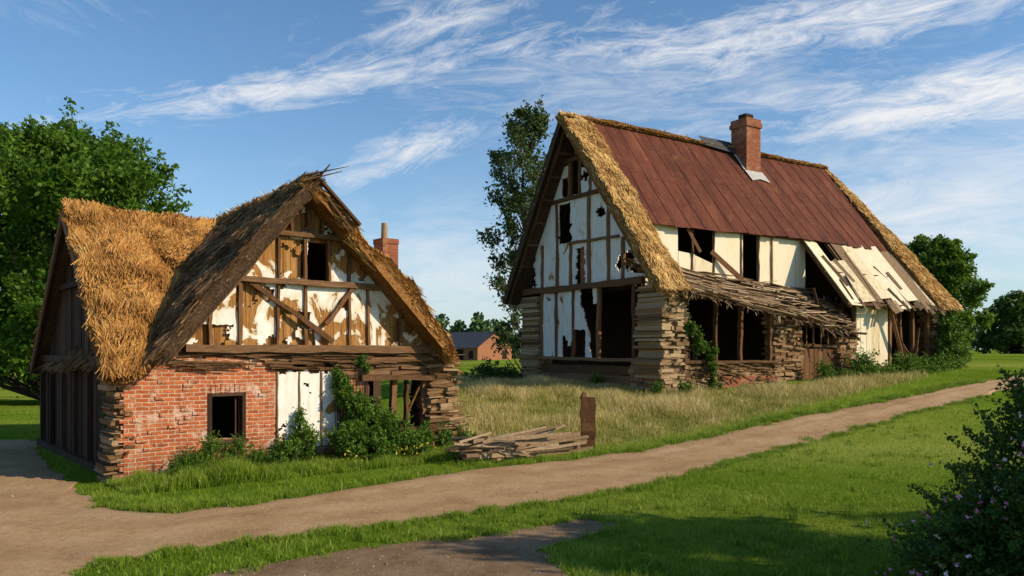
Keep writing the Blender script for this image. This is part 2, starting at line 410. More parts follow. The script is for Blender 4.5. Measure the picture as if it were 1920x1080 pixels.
F=[(60,62),(40,48),(24,35.5),(18,30.3),(13.3,27),(8.64,24),(6.6,22.5),(2.4,18.9),(-1.09,16.3),(-3.97,13.1),(-5.6,12.2),(-6.9,13.2),(-8.6,15.4),(-11.3,19),(-13.1,21.8),(-16,22.3),(-26,22.6)]
N=[(56,57),(37,44),(21.5,31.5),(16,27.1),(11.9,24.2),(7.3,20.3),(5.3,18.2),(1.76,13.9),(-.8,12),(-3.2,10.4),(-4.6,9.4),(-5.0,8.4),(-6.3,7.4),(-9,6.5),(-13,6),(-17,6),(-27,6)]
def cr(P,k=14):
    out=[]
    P=[Vector(p) for p in P]
    for i in range(len(P)-1):
        p0=P[max(i-1,0)];p1=P[i];p2=P[i+1];p3=P[min(i+2,len(P)-1)]
        for t in range(k):
            t/=k; out.append(.5*((2*p1)+(p2-p0)*t+(2*p0-5*p1+4*p2-p3)*t*t+(3*p1-p0-3*p2+p3)*t**3))
    out.append(P[-1]); return np.array([[p.x,p.y] for p in out])
Fc=cr(F,22);Nc=cr(N,22)
for A_,sg in ((Fc,1),(Nc,-1)):
    for i in range(len(A_)):
        A_[i,1]+=.22*noise.noise(Vector((A_[i,0]*1.1,A_[i,1]*1.1,sg*5)))+.18*noise.noise(Vector((A_[i,0]*3,A_[i,1]*3,sg*9)))
roadpoly=[tuple(p) for p in Fc]+[tuple(p) for p in Nc[::-1]]
K=24; rows=np.linspace(0,1,K)
RX=Fc[:,None,0]*(1-rows)+Nc[:,None,0]*rows; RY=Fc[:,None,1]*(1-rows)+Nc[:,None,1]*rows
ru=np.abs(rows-.5)*2
RZ=g(RX,RY)+.03-.025*ru**6-.012*np.exp(-((ru-.45)/.15)**2)
a,b=RX.shape; idx=np.arange(a*b).reshape(a,b)
fq=np.stack([idx[:-1,:-1],idx[:-1,1:],idx[1:,1:],idx[1:,:-1]],-1).reshape(-1,4)
np_mesh('dirt_road',np.c_[RX.ravel(),RY.ravel(),RZ.ravel()],[fq],np.tile(ru,a),M['road'],smooth=True)

patch=[(-3.9,8.3),(-2.57,9.5),(-1.46,10.3),(-.5,10.6),(.3,11.2),(1.1,11.75),(1.5,11.3),(1.05,10.7),(.35,9.9),(.62,8.9),(.4,7),(.6,3),(-9,3),(-6,6.4)]
pc=cr(patch+[patch[0]],16)
for i in range(len(pc)):
    pc[i]+= .16*noise.noise(Vector((pc[i,0]*2,pc[i,1]*2,2)))+.14*noise.noise(Vector((pc[i,0]*6,pc[i,1]*6,7)))
patchpoly=[tuple(p) for p in pc[:-1]]
np_mesh('worn_asphalt_path',np.c_[pc[:-1],np.full(len(pc)-1,.014)],[np.arange(len(pc)-1)[None,:]],np.full(len(pc)-1,.1),M['asph'])
n=7000; y=rng.uniform(7,26,n)**1.0; x=rng.uniform(-.75,.7,n)*y; ok=inpoly(x,y,roadpoly)|inpoly(x,y,patchpoly); x,y=x[ok],y[ok]
w=MB()
for a,b in zip(x,y):
    s=R(.004,.014)*(1 if R(0,1)<.96 else 2.2); z=gz(a,b)+.025
    c=[(a+R(-.3,.3)*s,b+R(-.3,.3)*s,z+s*R(.6,1))]; ring=[(a+s*math.cos(t)*R(.7,1.3),b+s*math.sin(t)*R(.7,1.3),z-.01) for t in (0,1.25,2.5,3.8,5)]
    w.add(c+ring,[(0,1+i,1+(i+1)%5) for i in range(5)])
w.make('gravel',M['stone'])

# ------------------------------------------------------------------ cottage
ca=math.radians(40); C0=Vector((-7.3,15,0))
cot=bpy.data.objects.new('thatched_cottage',None); link(cot); cot.location=C0; cot.rotation_euler=(0,0,ca)
def CL(s,v,z=0):
    return (C0.x+math.cos(ca)*s-math.sin(ca)*v, C0.y+math.sin(ca)*s+math.cos(ca)*v, z)
b=MB()
T=.3
b.box(0.02,1.634,0,T,-.1,2.2); b.box(1.634,2.32,0,T,-.1,.67); b.box(1.634,2.32,0,T,1.61,2.2)
b.box(2.32,3.03,0,T,-.1,2.2); b.box(4.5,5.12,.0,T,.3,1.9)
for i in range(26):
    z=R(0,2.1); b.box(-R(.0,.1),.1,.004,.22,z,z+.075)
for i in range(46):
    s=R(.1,2.8); z=2.12+R(0,.2); b.box(s,s+.22,-.012-R(0,.03),.2,z,z+.07,j=.008)
for i in range(60):
    s=R(.1,2.8); k=int(R(0,26)); z=.0+k*.08
    if 1.4<s<2.4 and z>.5: continue
    b.box(s,s+R(.1,.22),-R(.008,.03),.1,z,z+.07,j=.006)
b.make('brick_wall',M['brick'],cot)
b=MB()
for i in range(7): b.box(1.64+i*.096,1.64+i*.096+.082,-.014,.2,1.615,1.80)
b.make('window_soldier_course',M['brick'],cot)
w=MB()
w.box(1.58,1.66,-.02,.16,.66,1.62);w.box(2.28,2.35,-.02,.16,.66,1.62);w.box(1.66,2.28,-.02,.16,1.55,1.62);w.box(1.5,2.4,-.05,.2,.60,.665)
w.box(2.17,2.2,.1,.13,.67,1.55)
w.make('window_frame',M['woodD'],cot)
def ragged(name,mat,x0,x1,z0,z1,keep,y,cell=.045,axis='y',th=.02,parent=None,jit=.35):
    nx=max(2,int((x1-x0)/cell)); nz=max(2,int((z1-z0)/cell)); vid={};V=[];Fc_=[]
    cx=(x1-x0)/nx; cz=(z1-z0)/nz
    def vt(i,k):
        if (i,k) not in vid:
            jx=0 if i in(0,nx) else R(-jit,jit)*cx; jz=0 if k in(0,nz) else R(-jit,jit)*cz
            a=x0+i*cx+jx; z=z0+k*cz+jz; vid[(i,k)]=len(V)
            yy=y+.02*noise.noise(Vector((a*1.3,z*1.3,3)))
            V.append((a,yy,z) if axis=='y' else (yy,a,z))
        return vid[(i,k)]
    for i in range(nx):
        for k in range(nz):
            if keep(x0+(i+.5)*cx,z0+(k+.5)*cz): Fc_.append((vt(i,k),vt(i+1,k),vt(i+1,k+1),vt(i,k+1)))
    if not Fc_: return
    me=bpy.data.meshes.new(name); me.from_pydata(V,[],Fc_); me.materials.append(mat)
    at=me.attributes.new('rnd','FLOAT','POINT'); at.data.foreach_set('value',[.6]*len(V))
    o=link(bpy.data.objects.new(name,me),parent); sm=o.modifiers.new('thick','SOLIDIFY'); sm.thickness=th; sm.offset=0
    return o
def fbm(x,z,s,o=0): return noise.fractal(Vector((x*s,z*s,o)),1.0,2.0,5)
ragged('plaster_panel',M['plasterB'],3.03,4.5,.35,2.05,lambda x,z: fbm(x,z,1.4,21)<.38 and z<2.0+.1*fbm(x,z,4,2),.02,.04,th=.04,parent=cot)
b=MB(); b.box(3.03,4.5,.07,.2,.35,2.1); b.make('panel_lath',M['woodV'],cot)
b=MB(); b.stack(3.0,5.15,0,.3,-.1,.36,.06,.06); b.make('panel_plinth',M['stack'],cot)
w=MB()
for s in (3.03,3.53,4.05,4.5): w.hewn((s,-.01,.35),(s,-.01,2.05),.035,.03,r=.75,j=.006)
w.hewn((2.98,0,2.09),(4.55,0,2.08),.06,.07)
w.make('panel_battens',M['woodV'],cot)
w=MB(); w.stack(.35,7.0,-.06,.3,2.2,2.44,.07,.12,1.6)
w.stack(4.4,7.0,-.04,.3,1.84,2.2,.07,.1,1.2)
for i in range(70):
    s=R(.3,6.8); z=R(2.1,2.45); w.beam((s,-.08,z),(s+R(.3,1.2),-.1-R(0,.06),z+R(-.08,.05)),R(.02,.06),R(.015,.05),taper=.4,r=R(.1,.6))
w.make('splintered_wall_top',M['woodH'],cot)
w=MB()
w.hewn((1.1,-.1,2.52),(7.2,-.1,2.5),.2,.16,n=12)
w.hewn((2.15,-.1,3.96),(5.75,-.1,3.92),.12,.12,n=9); w.hewn((2.9,-.1,4.98),(4.95,-.1,4.94),.12,.11)
w.hewn((5.0,-.03,1.84),(7.0,-.03,1.82),.2,.12); w.hewn((5.0,-.06,.6),(7.0,-.06,.58),.26,.1)
w.make('horizontal_beams',M['woodH'],cot)
w=MB()
for s,z0,z1,ww in ((1.62,2.6,3.45,.07),(2.22,2.6,3.9,.08),(3.02,2.6,4.9,.055),(3.66,2.6,4.9,.065),(4.22,4.0,4.9,.06),(4.7,4.0,4.9,.07),(4.72,2.6,3.86,.055),(5.2,2.6,3.86,.06),(6.05,2.6,3.6,.06),(3.75,5.02,5.75,.12),(3.35,5.02,5.5,.06),(4.05,5.02,5.6,.05)):
    w.hewn((s,-.04,z0),(s+R(-.03,.03),-.04,z1),ww,.1,j=.01)
w.hewn((2.42,-.09,3.9),(4.28,-.13,2.66),.05,.1,j=.012); w.hewn((4.78,-.09,3.88),(4.1,-.13,3.05),.05,.1,j=.012)
for s,ww in ((5.2,.1),(5.95,.12),(6.3,.07),(6.8,.14)): w.hewn((s,.09,.63),(s,.09,1.8),ww,.12)
w.beam((6.15,.1,.65),(6.75,.12,1.7),.05,.05)
w.make('gable_posts_and_braces',M['woodV'],cot)
AX,AZ=3.68,5.95
def ingable(x,z,m=0):
    if x<AX: return z<AZ-m-(AX-x)*(AZ-2.35)/(AX-.35)
    return z<AZ-m-(x-AX)*(AZ-2.35)/(7.35-AX)
def kp(x,z):
    if not ingable(x,z,.12): return False
    if 3.7<x<4.2 and 4.0<z<4.84: return False
    if z>5.0 and fbm(x,z,1.6,3)>.12: return False
    if fbm(x,z,.9,33)>.36: return False
    if 3.1<x<3.62 and 4.0<z<4.85 and fbm(x,z,2,6)>-.15: return False
    if 3.05<x<3.9 and z<3.3 and fbm(x,z,2,5)>-.05: return False
    if 1.2<x<2.2 and z<3.0 and fbm(x,z,2,7)>-.2: return False
    return True
ragged('gable_plaster',M['plasterA'],1.1,7.1,2.5,5.95,kp,-.01,.045,th=.035,parent=cot)
w=MB(); s=1.05
while s<7.2:
    ww=R(.07,.13); zt=2.35+min((s+.05-.35)*(AZ-2.35)/(AX-.35),(7.35-s)*(AZ-2.35)/(7.35-AX))-.2; zt=min(zt,5.75)
    o=.05+R(-.012,.012)
    segs=[(2.42,zt)] if not (3.62<s+ww/2<4.24) else [(2.42,4.0),(4.84,max(4.9,zt))]
    for za,zb in segs:
        if zb>za: w.box(s,s+ww-.008,o,o+.03,za,zb,j=.004)
    s+=ww
w.make('lath_backing',LM,cot)
w=MB(); w.stack(6.85,7.62,-.12,.5,-.1,2.5,.055,.16,.35,flare=.35)
for i in range(60):
    z=R(.05,2.4); s=R(7.3,7.7)+.3*(1-z/2.5)**2; w.beam((s-.3,R(-.1,.3),z),(s+R(.05,.28),R(-.25,.3),z+R(-.08,.04)),R(.03,.07),R(.02,.04),taper=.4)
w.make('ragged_corner_stack',M['stack'],cot)
w=MB()
for i in range(4): w.hewn((5.0,.1,.02+i*.15),(7.0,.08+R(-.03,.03),.03+i*.15),.22,.13)
w.make('low_log_wall',M['woodH'],cot)
w=MB(); w.stack(-.14,.12,.02,.8,-.05,2.3,.05,.13,.2,flare=.12,flx=-1)
w.make('ragged_left_corner',M['stack'],cot)
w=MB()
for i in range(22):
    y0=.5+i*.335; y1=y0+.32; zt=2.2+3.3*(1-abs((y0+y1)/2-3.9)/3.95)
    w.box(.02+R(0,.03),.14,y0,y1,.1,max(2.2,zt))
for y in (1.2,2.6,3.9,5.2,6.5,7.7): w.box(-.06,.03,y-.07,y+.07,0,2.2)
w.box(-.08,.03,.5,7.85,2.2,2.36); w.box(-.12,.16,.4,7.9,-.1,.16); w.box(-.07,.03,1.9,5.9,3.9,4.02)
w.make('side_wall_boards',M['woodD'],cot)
w=MB()
w.stack(7.45,7.7,.5,1.7,-.1,2.4,.12,.06); w.box(7.45,7.7,1.7,3.6,-.1,.55); w.box(7.45,7.7,1.7,3.6,1.95,2.4); w.box(7.45,7.7,3.6,7.85,-.1,2.4)
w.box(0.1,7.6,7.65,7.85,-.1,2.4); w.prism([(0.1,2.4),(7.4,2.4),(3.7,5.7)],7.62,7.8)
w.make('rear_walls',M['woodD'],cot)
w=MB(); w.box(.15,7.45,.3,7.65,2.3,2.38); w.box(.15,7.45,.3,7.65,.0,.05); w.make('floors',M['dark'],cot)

# ---- thatch
def thatch(name,q,mat,base,parent,n=9000,th=.22,L=(.25,.6),wd=.011,amp=.07,dev=.25,fringe=600,fringeL=.25,sag=0,mess=.25):
    """q: ridge0, ridge1, eave1, eave0"""
    r0,r1,e1,e0=[np.array(p,float) for p in q]
    nx,ny=34,26
    nn=np.cross(r1-r0,e0-r0); nn/=np.linalg.norm(nn)
    if nn[2]<0: nn=-nn
    def pt(u,v):
        u=np.asarray(u)[...,None]; v=np.asarray(v)[...,None]
        return (r0*(1-u)+r1*u)*(1-v)+(e0*(1-u)+e1*u)*v
    def disp(p): return np.array([amp*(noise.fractal(Vector(a)*1.1,1,2,4)) for a in p.reshape(-1,3)]).reshape(p.shape[:-1])
    U,V=np.meshgrid(np.linspace(0,1,nx),np.linspace(0,1,ny))
    P=pt(U,V); D=disp(P); bul=(th*.35*np.sin(np.pi*V)-sag*np.sin(np.pi*U)*(1-V))
    Tp=P+nn*(D+bul)[...,None]; Bt=P-nn*th
    vs=np.concatenate([Tp.reshape(-1,3),Bt.reshape(-1,3)]); m=nx*ny
    idx=np.arange(m).reshape(ny,nx)
    f1=np.stack([idx[:-1,:-1],idx[:-1,1:],idx[1:,1:],idx[1:,:-1]],-1).reshape(-1,4); f2=f1[:,::-1]+m
    per=np.concatenate([idx[0,:],idx[1:,-1],idx[-1,-2::-1],idx[-2:0:-1,0]]); nx_=np.roll(per,-1)
    f3=np.stack([per,nx_,nx_+m,per+m],-1)
    np_mesh(name+'_layer',vs,[f1,f2,f3],rng.uniform(0,1,len(vs)),base,parent,smooth=False)
    def strands(u,v,extra=0,lf=None):
        k=len(u); p=pt(u,v); D=disp(p)
        p=p+nn*((D+th*.35*np.sin(np.pi*v)-sag*np.sin(np.pi*u)*(1-v))+.012-extra*th*rng.uniform(0,1,k))[:,None]
        dn=pt(u,np.full(k,1.0))-pt(u,np.zeros(k)); dn/=np.linalg.norm(dn,axis=1)[:,None]
        sd=np.cross(dn,nn); sd/=np.linalg.norm(sd,axis=1)[:,None]
        cl=np.array([noise.noise(Vector(a)*1.6) for a in p]); c2=np.array([noise.fractal(Vector(a)*4+Vector((9,0,0)),1,2,3) for a in p])
        d=dn+sd*(rng.normal(0,dev,k)+cl*mess*2)[:,None]+nn*(rng.uniform(-.05,.16,k))[:,None]
        d/=np.linalg.norm(d,axis=1)[:,None]
        ln=(rng.uniform(L[0],L[1],k) if lf is None else rng.uniform(.3,1,k)*lf)[:,None]
        W=wd*rng.uniform(.6,1.6,k)[:,None]
        s2=np.cross(d,nn+rng.normal(0,.5,(k,3))); s2/=np.linalg.norm(s2,axis=1)[:,None]
        a=p-d*ln*.4; c=p+d*ln*.6
        Q=np.stack([a-s2*W,a+s2*W,c+s2*W*.6,c-s2*W*.6],1)
        return Q,np.clip(rng.normal(.5,.22,k)+cl*.3+c2*.25,0,1)
    wt=np.linalg.norm(r1-r0); we=np.linalg.norm(e1-e0)
    vv=rng.uniform(0,1,n*2); keep=rng.uniform(0,1,n*2)<(wt*(1-vv)+we*vv)/max(wt,we); vv=vv[keep][:n]
    Q1,R1=strands(rng.uniform(0,1,len(vv)),vv)
    Qs=[Q1];Rs=[R1]; fr=fringe
    for (uu,v_) in ((rng.uniform(0,1,fr*2),rng.uniform(.97,1.0,fr*2)),(rng.uniform(0,.02,fr),rng.uniform(0,1,fr)),(rng.uniform(.98,1,fr),rng.uniform(0,1,fr)),(rng.uniform(0,1,fr),rng.uniform(0,.015,fr))):
        q_,r_=strands(uu,v_,1.0,fringeL); Qs.append(q_);Rs.append(r_)
    Q=np.concatenate(Qs);Rr=np.concatenate(Rs)
    f=(np.arange(len(Q))*4)[:,None]+np.array([[0,1,2,3]])
    np_mesh(name+'_straw',Q.reshape(-1,3),[f],np.repeat(Rr,4),mat,parent)

thatch('main_roof_front',[(-.25,3.9,5.68),(3.75,3.9,5.6),(.3,-.3,2.2),(-.4,-.4,2.12)],M['straw'],M['tbase'],cot,n=34000,th=.3,amp=.2,dev=.2,wd=.0085,fringe=2000,mess=.26,fringeL=.4,L=(.3,.75))
thatch('main_roof_rear',[(-.25,3.9,5.68),(3.9,3.9,5.6),(3.9,7.9,2.1),(-.25,7.9,2.1)],M['straw'],M['tbaseD'],cot,n=2500,th=.3,fringe=700)
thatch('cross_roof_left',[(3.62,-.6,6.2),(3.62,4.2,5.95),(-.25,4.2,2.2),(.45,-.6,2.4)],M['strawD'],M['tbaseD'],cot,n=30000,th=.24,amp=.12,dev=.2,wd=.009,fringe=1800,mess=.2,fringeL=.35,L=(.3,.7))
thatch('cross_roof_right',[(3.66,-.6,6.1),(3.66,8.2,5.9),(7.8,8.2,2.2),(7.35,-.6,2.42)],M['strawL'],M['tbase'],cot,n=9000,th=.26,amp=.2,fringe=3000,fringeL=.46,mess=.5)
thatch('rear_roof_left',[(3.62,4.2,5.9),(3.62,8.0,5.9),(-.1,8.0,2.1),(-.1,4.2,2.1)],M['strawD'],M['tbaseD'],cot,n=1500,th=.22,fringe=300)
w=MB()
w.hewn((3.6,-.52,5.92),(.65,-.5,2.35),.07,.2,r=.2,n=8,j=.03); w.hewn((3.7,-.52,5.85),(7.3,-.5,2.25),.07,.18,r=.75,n=8,j=.03)
for k in range(9):
    t=k/8; w.beam((3.6-3.0*t*.95,-.5,5.75-3.4*t*.95),(3.6-3.0*t*.95,.3,5.75-3.4*t*.95),.07,.07)
    w.beam((3.75+3.4*t,-.5,5.7-3.35*t),(3.75+3.4*t,.3,5.7-3.35*t),.07,.07)
w.beam((3.55,-.45,5.9),(3.75,-1.0,6.35),.06,.05,taper=.3); w.beam((3.4,-.5,6.15),(4.25,-.9,6.4),.11,.03,taper=.2)
w.beam((3.3,-.6,6.0),(4.1,-.85,6.28),.14,.03,taper=.3)
w.beam((3.75,-.62,6.05),(4.6,-.72,5.2),.16,.05,r=.1); w.beam((3.7,-.6,5.95),(4.45,-.7,5.05),.05,.05)
w.beam((-.27,3.9,5.5),(-.27,7.7,1.95),.05,.18); w.beam((-.27,3.9,5.5),(-.35,-.2,2.0),.05,.18)
w.make('roof_timbers',M['woodH'],cot)
w=MB(); cx,cy=7.35,2.75
w.box(cx-.24,cx+.24,cy-.24,cy+.24,2.2,5.36); w.box(cx-.255,cx+.255,cy-.255,cy+.255,5.36,5.5)
w.make('chimney',M['brickC'],cot)
w=MB(); tube(w,[(cx-.05,cy,5.5),(cx-.05,cy,5.94)],[.1,.085],12); w.make('chimney_pot',M['greywood'],cot)

# ------------------------------------------------------------------ farmhouse
ba=math.radians(33); B0=Vector((5.3,28,0))
barn=bpy.data.objects.new('half_timbered_farmhouse',None); link(barn); barn.location=B0; barn.rotation_euler=(0,0,ba)
def BL(s,v,z=0): return (B0.x+math.cos(ba)*s-math.sin(ba)*v, B0.y+math.sin(ba)*s+math.cos(ba)*v, z)
GA,GZ=4.9,11.55
def inb(t,z,m=0):
    if t<GA: return z<GZ-m-(GA-t)*(GZ-4.75)/(GA+.2)
    return z<GZ-m-(t-GA)*(GZ-4.75)/(9.05-GA)
w=MB()
w.stack(-.1,.9,-.05,1.3,.5,4.75,.085,.2,.4,flare=.15); w.stack(-.1,.5,7.5,8.8,.5,4.75,.085,.2,.4)
w.stack(-.14,.2,.9,1.6,.5,1.9,.09,.1,.4)
w.make('stone_corner_piers',M['stackB'],barn)
w=MB()
def vp(t,z0,z1,ww=.12): w.hewn((-.02,t,z0),(-.02,t+R(-.05,.05),z1),ww,.16,j=.02)
for t,z0,z1 in ((7.35,2.1,4.9),(6.3,2.1,4.9),(5.15,2.1,4.9),(3.55,2.1,4.9),(1.5,2.1,4.9),
                (7.3,5.1,6.9),(6.2,5.1,8.5),(5.3,5.1,6.8),(4.1,5.1,8.5),(2.9,5.1,7.9),(2.1,5.1,6.7),(4.72,8.7,10.1),(5.35,8.7,10.1),(4.05,8.7,9.9)):
    vp(t,z0,z1,R(.08,.13))
w.box(-.1,.06,4.83,4.97,10.3,11.4)
w.make('gable_posts',M['woodV'],barn)
w=MB()
w.hewn((-.08,.9,5.0),(-.08,8.6,4.98),.2,.24,n=12,j=.025); w.hewn((-.07,2.3,8.6),(-.07,7.0,8.62),.14,.14,n=8,j=.02); w.hewn((-.07,3.6,10.15),(-.07,6.2,10.15),.14,.16)
w.hewn((-.06,1.3,2.1),(-.06,7.6,2.15),.22,.12,n=10); w.hewn((-.06,2.3,6.75),(-.06,5.3,6.8),.12,.1); w.beam((-.06,1.7,6.1),(-.06,.9,6.0),.12,.1)
for i in range(3): w.hewn((.05,1.2,1.0+i*.35),(.05,7.6,1.0+i*.35),.12,.33,n=8)
w.hewn((-.6,4.9,11.45),(-.6,-.45,4.6),.1,.28,n=10,j=.03); w.hewn((-.6,4.95,11.45),(-.6,9.15,4.55),.1,.28,n=10,j=.03)
for k in range(8):
    t=k/7.5; w.beam((-.6,4.9-5.2*t,11.35-6.6*t),(.2,4.9-5.2*t,11.35-6.6*t),.1,.1); w.beam((-.6,4.95+4*t,11.3-6.5*t),(.2,4.95+4*t,11.3-6.5*t),.1,.1)
w.make('gable_rails_and_rafters',M['woodH'],barn)
def kb(t,z):
    if not inb(t,z,.1): return False
    if z>10.0 : return False
    if 4.72<t<5.35 and 8.75<z<10.0: return False
    if 5.35<t<5.9 and 8.75<z<9.5: return False
    if 3.5<t<4.7 and 9.55+.3*fbm(t,z,2,1)<z: return False
    if 5.35<t<6.1 and 6.85<z<8.45: return False
    if 4.4+.12*fbm(t,z,4,5)<t<4.95+.12*fbm(t,z,4,6) and 5.1<z<6.6: return False
    if fbm(t,z,.8,9)>.5: return False
    if z<6.9 and t>7.9+.2*fbm(t,z,3,7): return False
    return True
ragged('gable_plaster_upper',M['plasterC'],.7,8.6,5.1,11.4,kb,-.0,.07,axis='x',th=.05,parent=barn)
def kb2(t,z):
    if 1.5<t<3.55: return False
    if 3.55<t<5.15:
        return t>4.0+.9*((z-2.1)/2.8)*.9+.25*fbm(t,z,1.5,2) and not(t>4.4 and z<3.3) or (t<3.9 and z>4.3)
    if t<6.3 and z<2.9+.5*fbm(t,z,2,8): return t>5.9
    if t>6.3: return fbm(t,z,1,3)<.5
    return True
ragged('gable_plaster_lower',M['plasterC'],1.5,7.4,2.15,4.9,kb2,.0,.07,axis='x',th=.05,parent=barn)
b=MB(); b.box(.1,.3,4.45,4.85,5.1,6.6); b.make('brick_infill',M['brickC'],barn)
w=MB()
w.stack(5.95,7.35,-.05,.5,.6,3.9,.07,.17,.42,flare=.2); w.stack(9.85,11.0,-.1,.5,.8,3.0,.07,.16,.42,flare=.2)
w.stack(.9,5.95,0,.35,.6,2.0,.07,.09,.6); w.stack(16.9,17.4,-.1,.6,1.,4.3,.09,.12); w.stack(11,17,0,.3,1.,1.75,.09,.08,.7)
w.stack(.9,1.15,-.05,.4,2.0,4.4,.08,.12,.3)
for i in range(70):
    s=R(.5,5.6); z=R(.9,2.0); w.beam((s,-.1,z),(s+R(.2,.9),-.15-R(0,.2),z+R(-.2,.05)),R(.04,.09),R(.02,.05),taper=.5)
w.make('stone_front_piers',M['stack'],barn)
b=MB(); b.box(2.9,5.9,-.06,.1,.7,1.5); b.make('brick_patch',M['brickC'],barn)
w=MB()
for s,zt,ww in ((2.7,4.4,.09),(4.05,4.25,.12),(5.75,4.1,.16),(7.5,3.6,.14),(9.8,3.6,.16),(11.1,4.5,.14),(13.75,4.5,.14),(14.6,4.5,.12),(15.6,4.5,.14),(16.8,4.5,.16)):
    w.hewn((s,.11,1.0 if s>6 else 2.05),(s+R(-.08,.08),.11,zt),ww,.16,j=.02)
for s in (8.0,8.45,8.95,9.4): w.box(s-.03,s+.03,.1,.16,2.65,3.5)
for i in range(7): w.beam((R(13.9,16.7),R(-.5,.3),1.2),(R(13.9,16.7),.1,R(3.2,4.3)),.12,.06)
w.beam((13.2,-.3,4.2),(14.6,-.2,1.4),.16,.05)
w.make('front_posts',M['woodV'],barn)
w=MB()
w.hewn((.6,.05,4.5),(5.9,.05,4.2),.2,.18,n=8); w.hewn((5.7,.0,4.2),(10.9,-.2,3.15),.16,.18,n=8); w.hewn((11,.05,4.42),(17.3,.05,4.42),.2,.16,n=8)
w.hewn((.9,-.02,2.05),(5.9,-.02,2.03),.34,.1,n=8); w.hewn((7.4,.05,2.68),(9.9,.05,2.62),.16,.12); w.hewn((7.4,.05,3.5),(9.9,.05,3.4),.14,.1)
w.beam((.5,1.8,5.55),(9.6,1.8,4.95),.14,.16); w.beam((.5,1.78,7.3),(17,1.78,7.3),.12,.14)
w.make('front_beams',M['woodH'],barn)
w=MB()
for i in range(8):
    s=7.55+i*.29; w.box(s,s+.26,.06,.12,1.1+R(0,.1),2.62+R(-.1,.05),j=.01)
w.make('plank_door',M['woodV'],barn)
w=MB()
s=11.2
while s<13.6:
    ww=R(.4,.65); w.box(s,min(s+ww-.025,13.65),.08,.13,1.7+R(-.05,.1),4.35,j=.01); s+=ww
w.make('white_board_panel',M['cream'],barn)
w=MB(); s=.7
while s<10.2:
    ww=R(.55,1.15); zb=4.6+R(-.1,.1)-.03*s; zt=7.25
    mid=s+ww/2; s2=s+ww-R(.008,.03)
    if s<3.4<s+ww or 3.3<mid<4.5:
        w.prism([(s,zb),(s2,zb),(s2,6.1+R(-.2,.3)),(s,5.8+R(0,.9))],1.86,1.92,r=R(.3,1))
    elif 6.2<mid<7.15: w.box(s,s2,1.86,1.92,zb,5.2)
    else: w.box(s,s2,1.86+R(-.02,.02),1.92,zb+R(0,.2),zt,j=.012,r=R(.35,1))
    s+=ww
w.make('upper_wall_boards',M['cream'],barn)
w=MB()
for s in (.75,3.3,4.5,6.1,7.15,8.0): w.hewn((s,1.84,4.7),(s,1.84,7.25),.08,.06)
w.beam((4.3,1.8,6.4),(5.8,1.5,5.3),.05,.2); w.beam((3.0,1.8,7.2),(3.5,1.6,6.3),.04,.12)
w.make('upper_wall_studs',M['woodV'],barn)
w=MB()
def lt(a,f):
    zt=5.62-.068*a; zb=4.6-.153*a if a>0 else 4.6
    y=1.8-2.45*f; return Vector((a,y,zt+(zb-zt)*f-.12*math.sin(math.pi*f)*math.sin(max(0,a)*.5)))
for layer in range(2):
    for i in range(19):
        f=i/18.5; a=R(-.5,.0)
        while a<10.4*(1-(0.12 if f<.3 else 0)):
            L=R(.6,2.6); a2=min(a+L,10.8+R(-.3,.3))
            if R(0,1)<.88:
                p=lt(a,f+R(-.05,.05)); q=lt(a2,f+R(-.12,.12)); p.z+=.05+R(0,.1)+layer*.06; q.z+=.05+R(0,.12)+layer*.06
                w.beam(p,q,R(.06,.24),R(.02,.05),up=(R(-.1,.1),.35+R(-.2,.2),1),j=.02,taper=R(.7,1))
            a=a2+R(-.3,.1)
for i in range(140):
    a=R(-.3,10.5); f=R(.75,1.05); p=lt(a,f); q=p+Vector((R(-.3,.5),R(-.35,.1),R(-.35,.05))); w.beam(p,q,R(.03,.1),.025,taper=.4)
for i in range(40):
    a=R(.2,9); f=R(.0,.8); p=lt(a,f)+Vector((0,0,.15)); q=p+Vector((R(-.9,.9),R(-.6,.2),R(-.25,.12))); w.beam(p,q,R(.06,.16),.025,taper=.8)
w.make('lean_to_plank_roof',M['greywood'],barn)
w=MB()
for i in range(14):
    a=.2+i*.78; w.beam(lt(a,-.02)-Vector((0,0,.08)),lt(a,1.02)-Vector((0,0,.08)),.09,.1)
for i in range(14):
    a=R(8.3,11); w.beam((a,R(.5,1.5),R(4.2,5.2)),(a+R(-.8,.9),R(-.2,.6),R(3.3,4.4)),.12,.05)
w.make('lean_to_rafters',M['woodD'],barn)
w=MB(); w2=MB(); a=9.9
def sl(a,f,o=0): return Vector((a,1.78-2.35*f,7.33-3.0*f+o))
ii=0
while a<16.6:
    ww=R(.6,1.1); tgt=w if ii%4!=2 else w2; ii+=1
    f0=R(0,.03) if ii!=2 else .34; f1=R(.88,1.04); sk=R(-.1,.1); o=R(.0,.05)
    p=sl(a+ww/2,f0,o); q=sl(a+ww/2+sk,f1,o+R(0,.04)); tgt.beam(p,q,ww-R(-.02,.04),.035,up=(R(-.04,.04),.8,.6),r=R(.05,.6))
    a+=ww
for i in range(12):
    a=R(10,16.5); f=R(.05,.75); w2.beam(sl(a,f,.1),sl(a+R(-.4,.4),min(1.08,f+R(.25,.5)),.1),R(.05,.2),.03,up=(0,.8,.6))
for i in range(20):
    a=R(10,16.8); w2.beam(sl(a,.93,.08),sl(a+R(-.15,.15),R(1.02,1.12),.05),R(.08,.25),.03,up=(0,.8,.6))
w.make('slipped_roof_boards',M['cream'],barn); w2.make('slipped_roof_planks',M['greywood'],barn)
w=MB()
for i in range(9): a=9.9+i*.85; w.beam(sl(a,0,-.1),sl(a,1,-.1),.09,.12)
w.beam(sl(9.8,.5,-.03),sl(17,.5,-.03),.1,.06);w.beam(sl(9.8,.97,-.03),sl(17.4,.97,-.03),.12,.1)
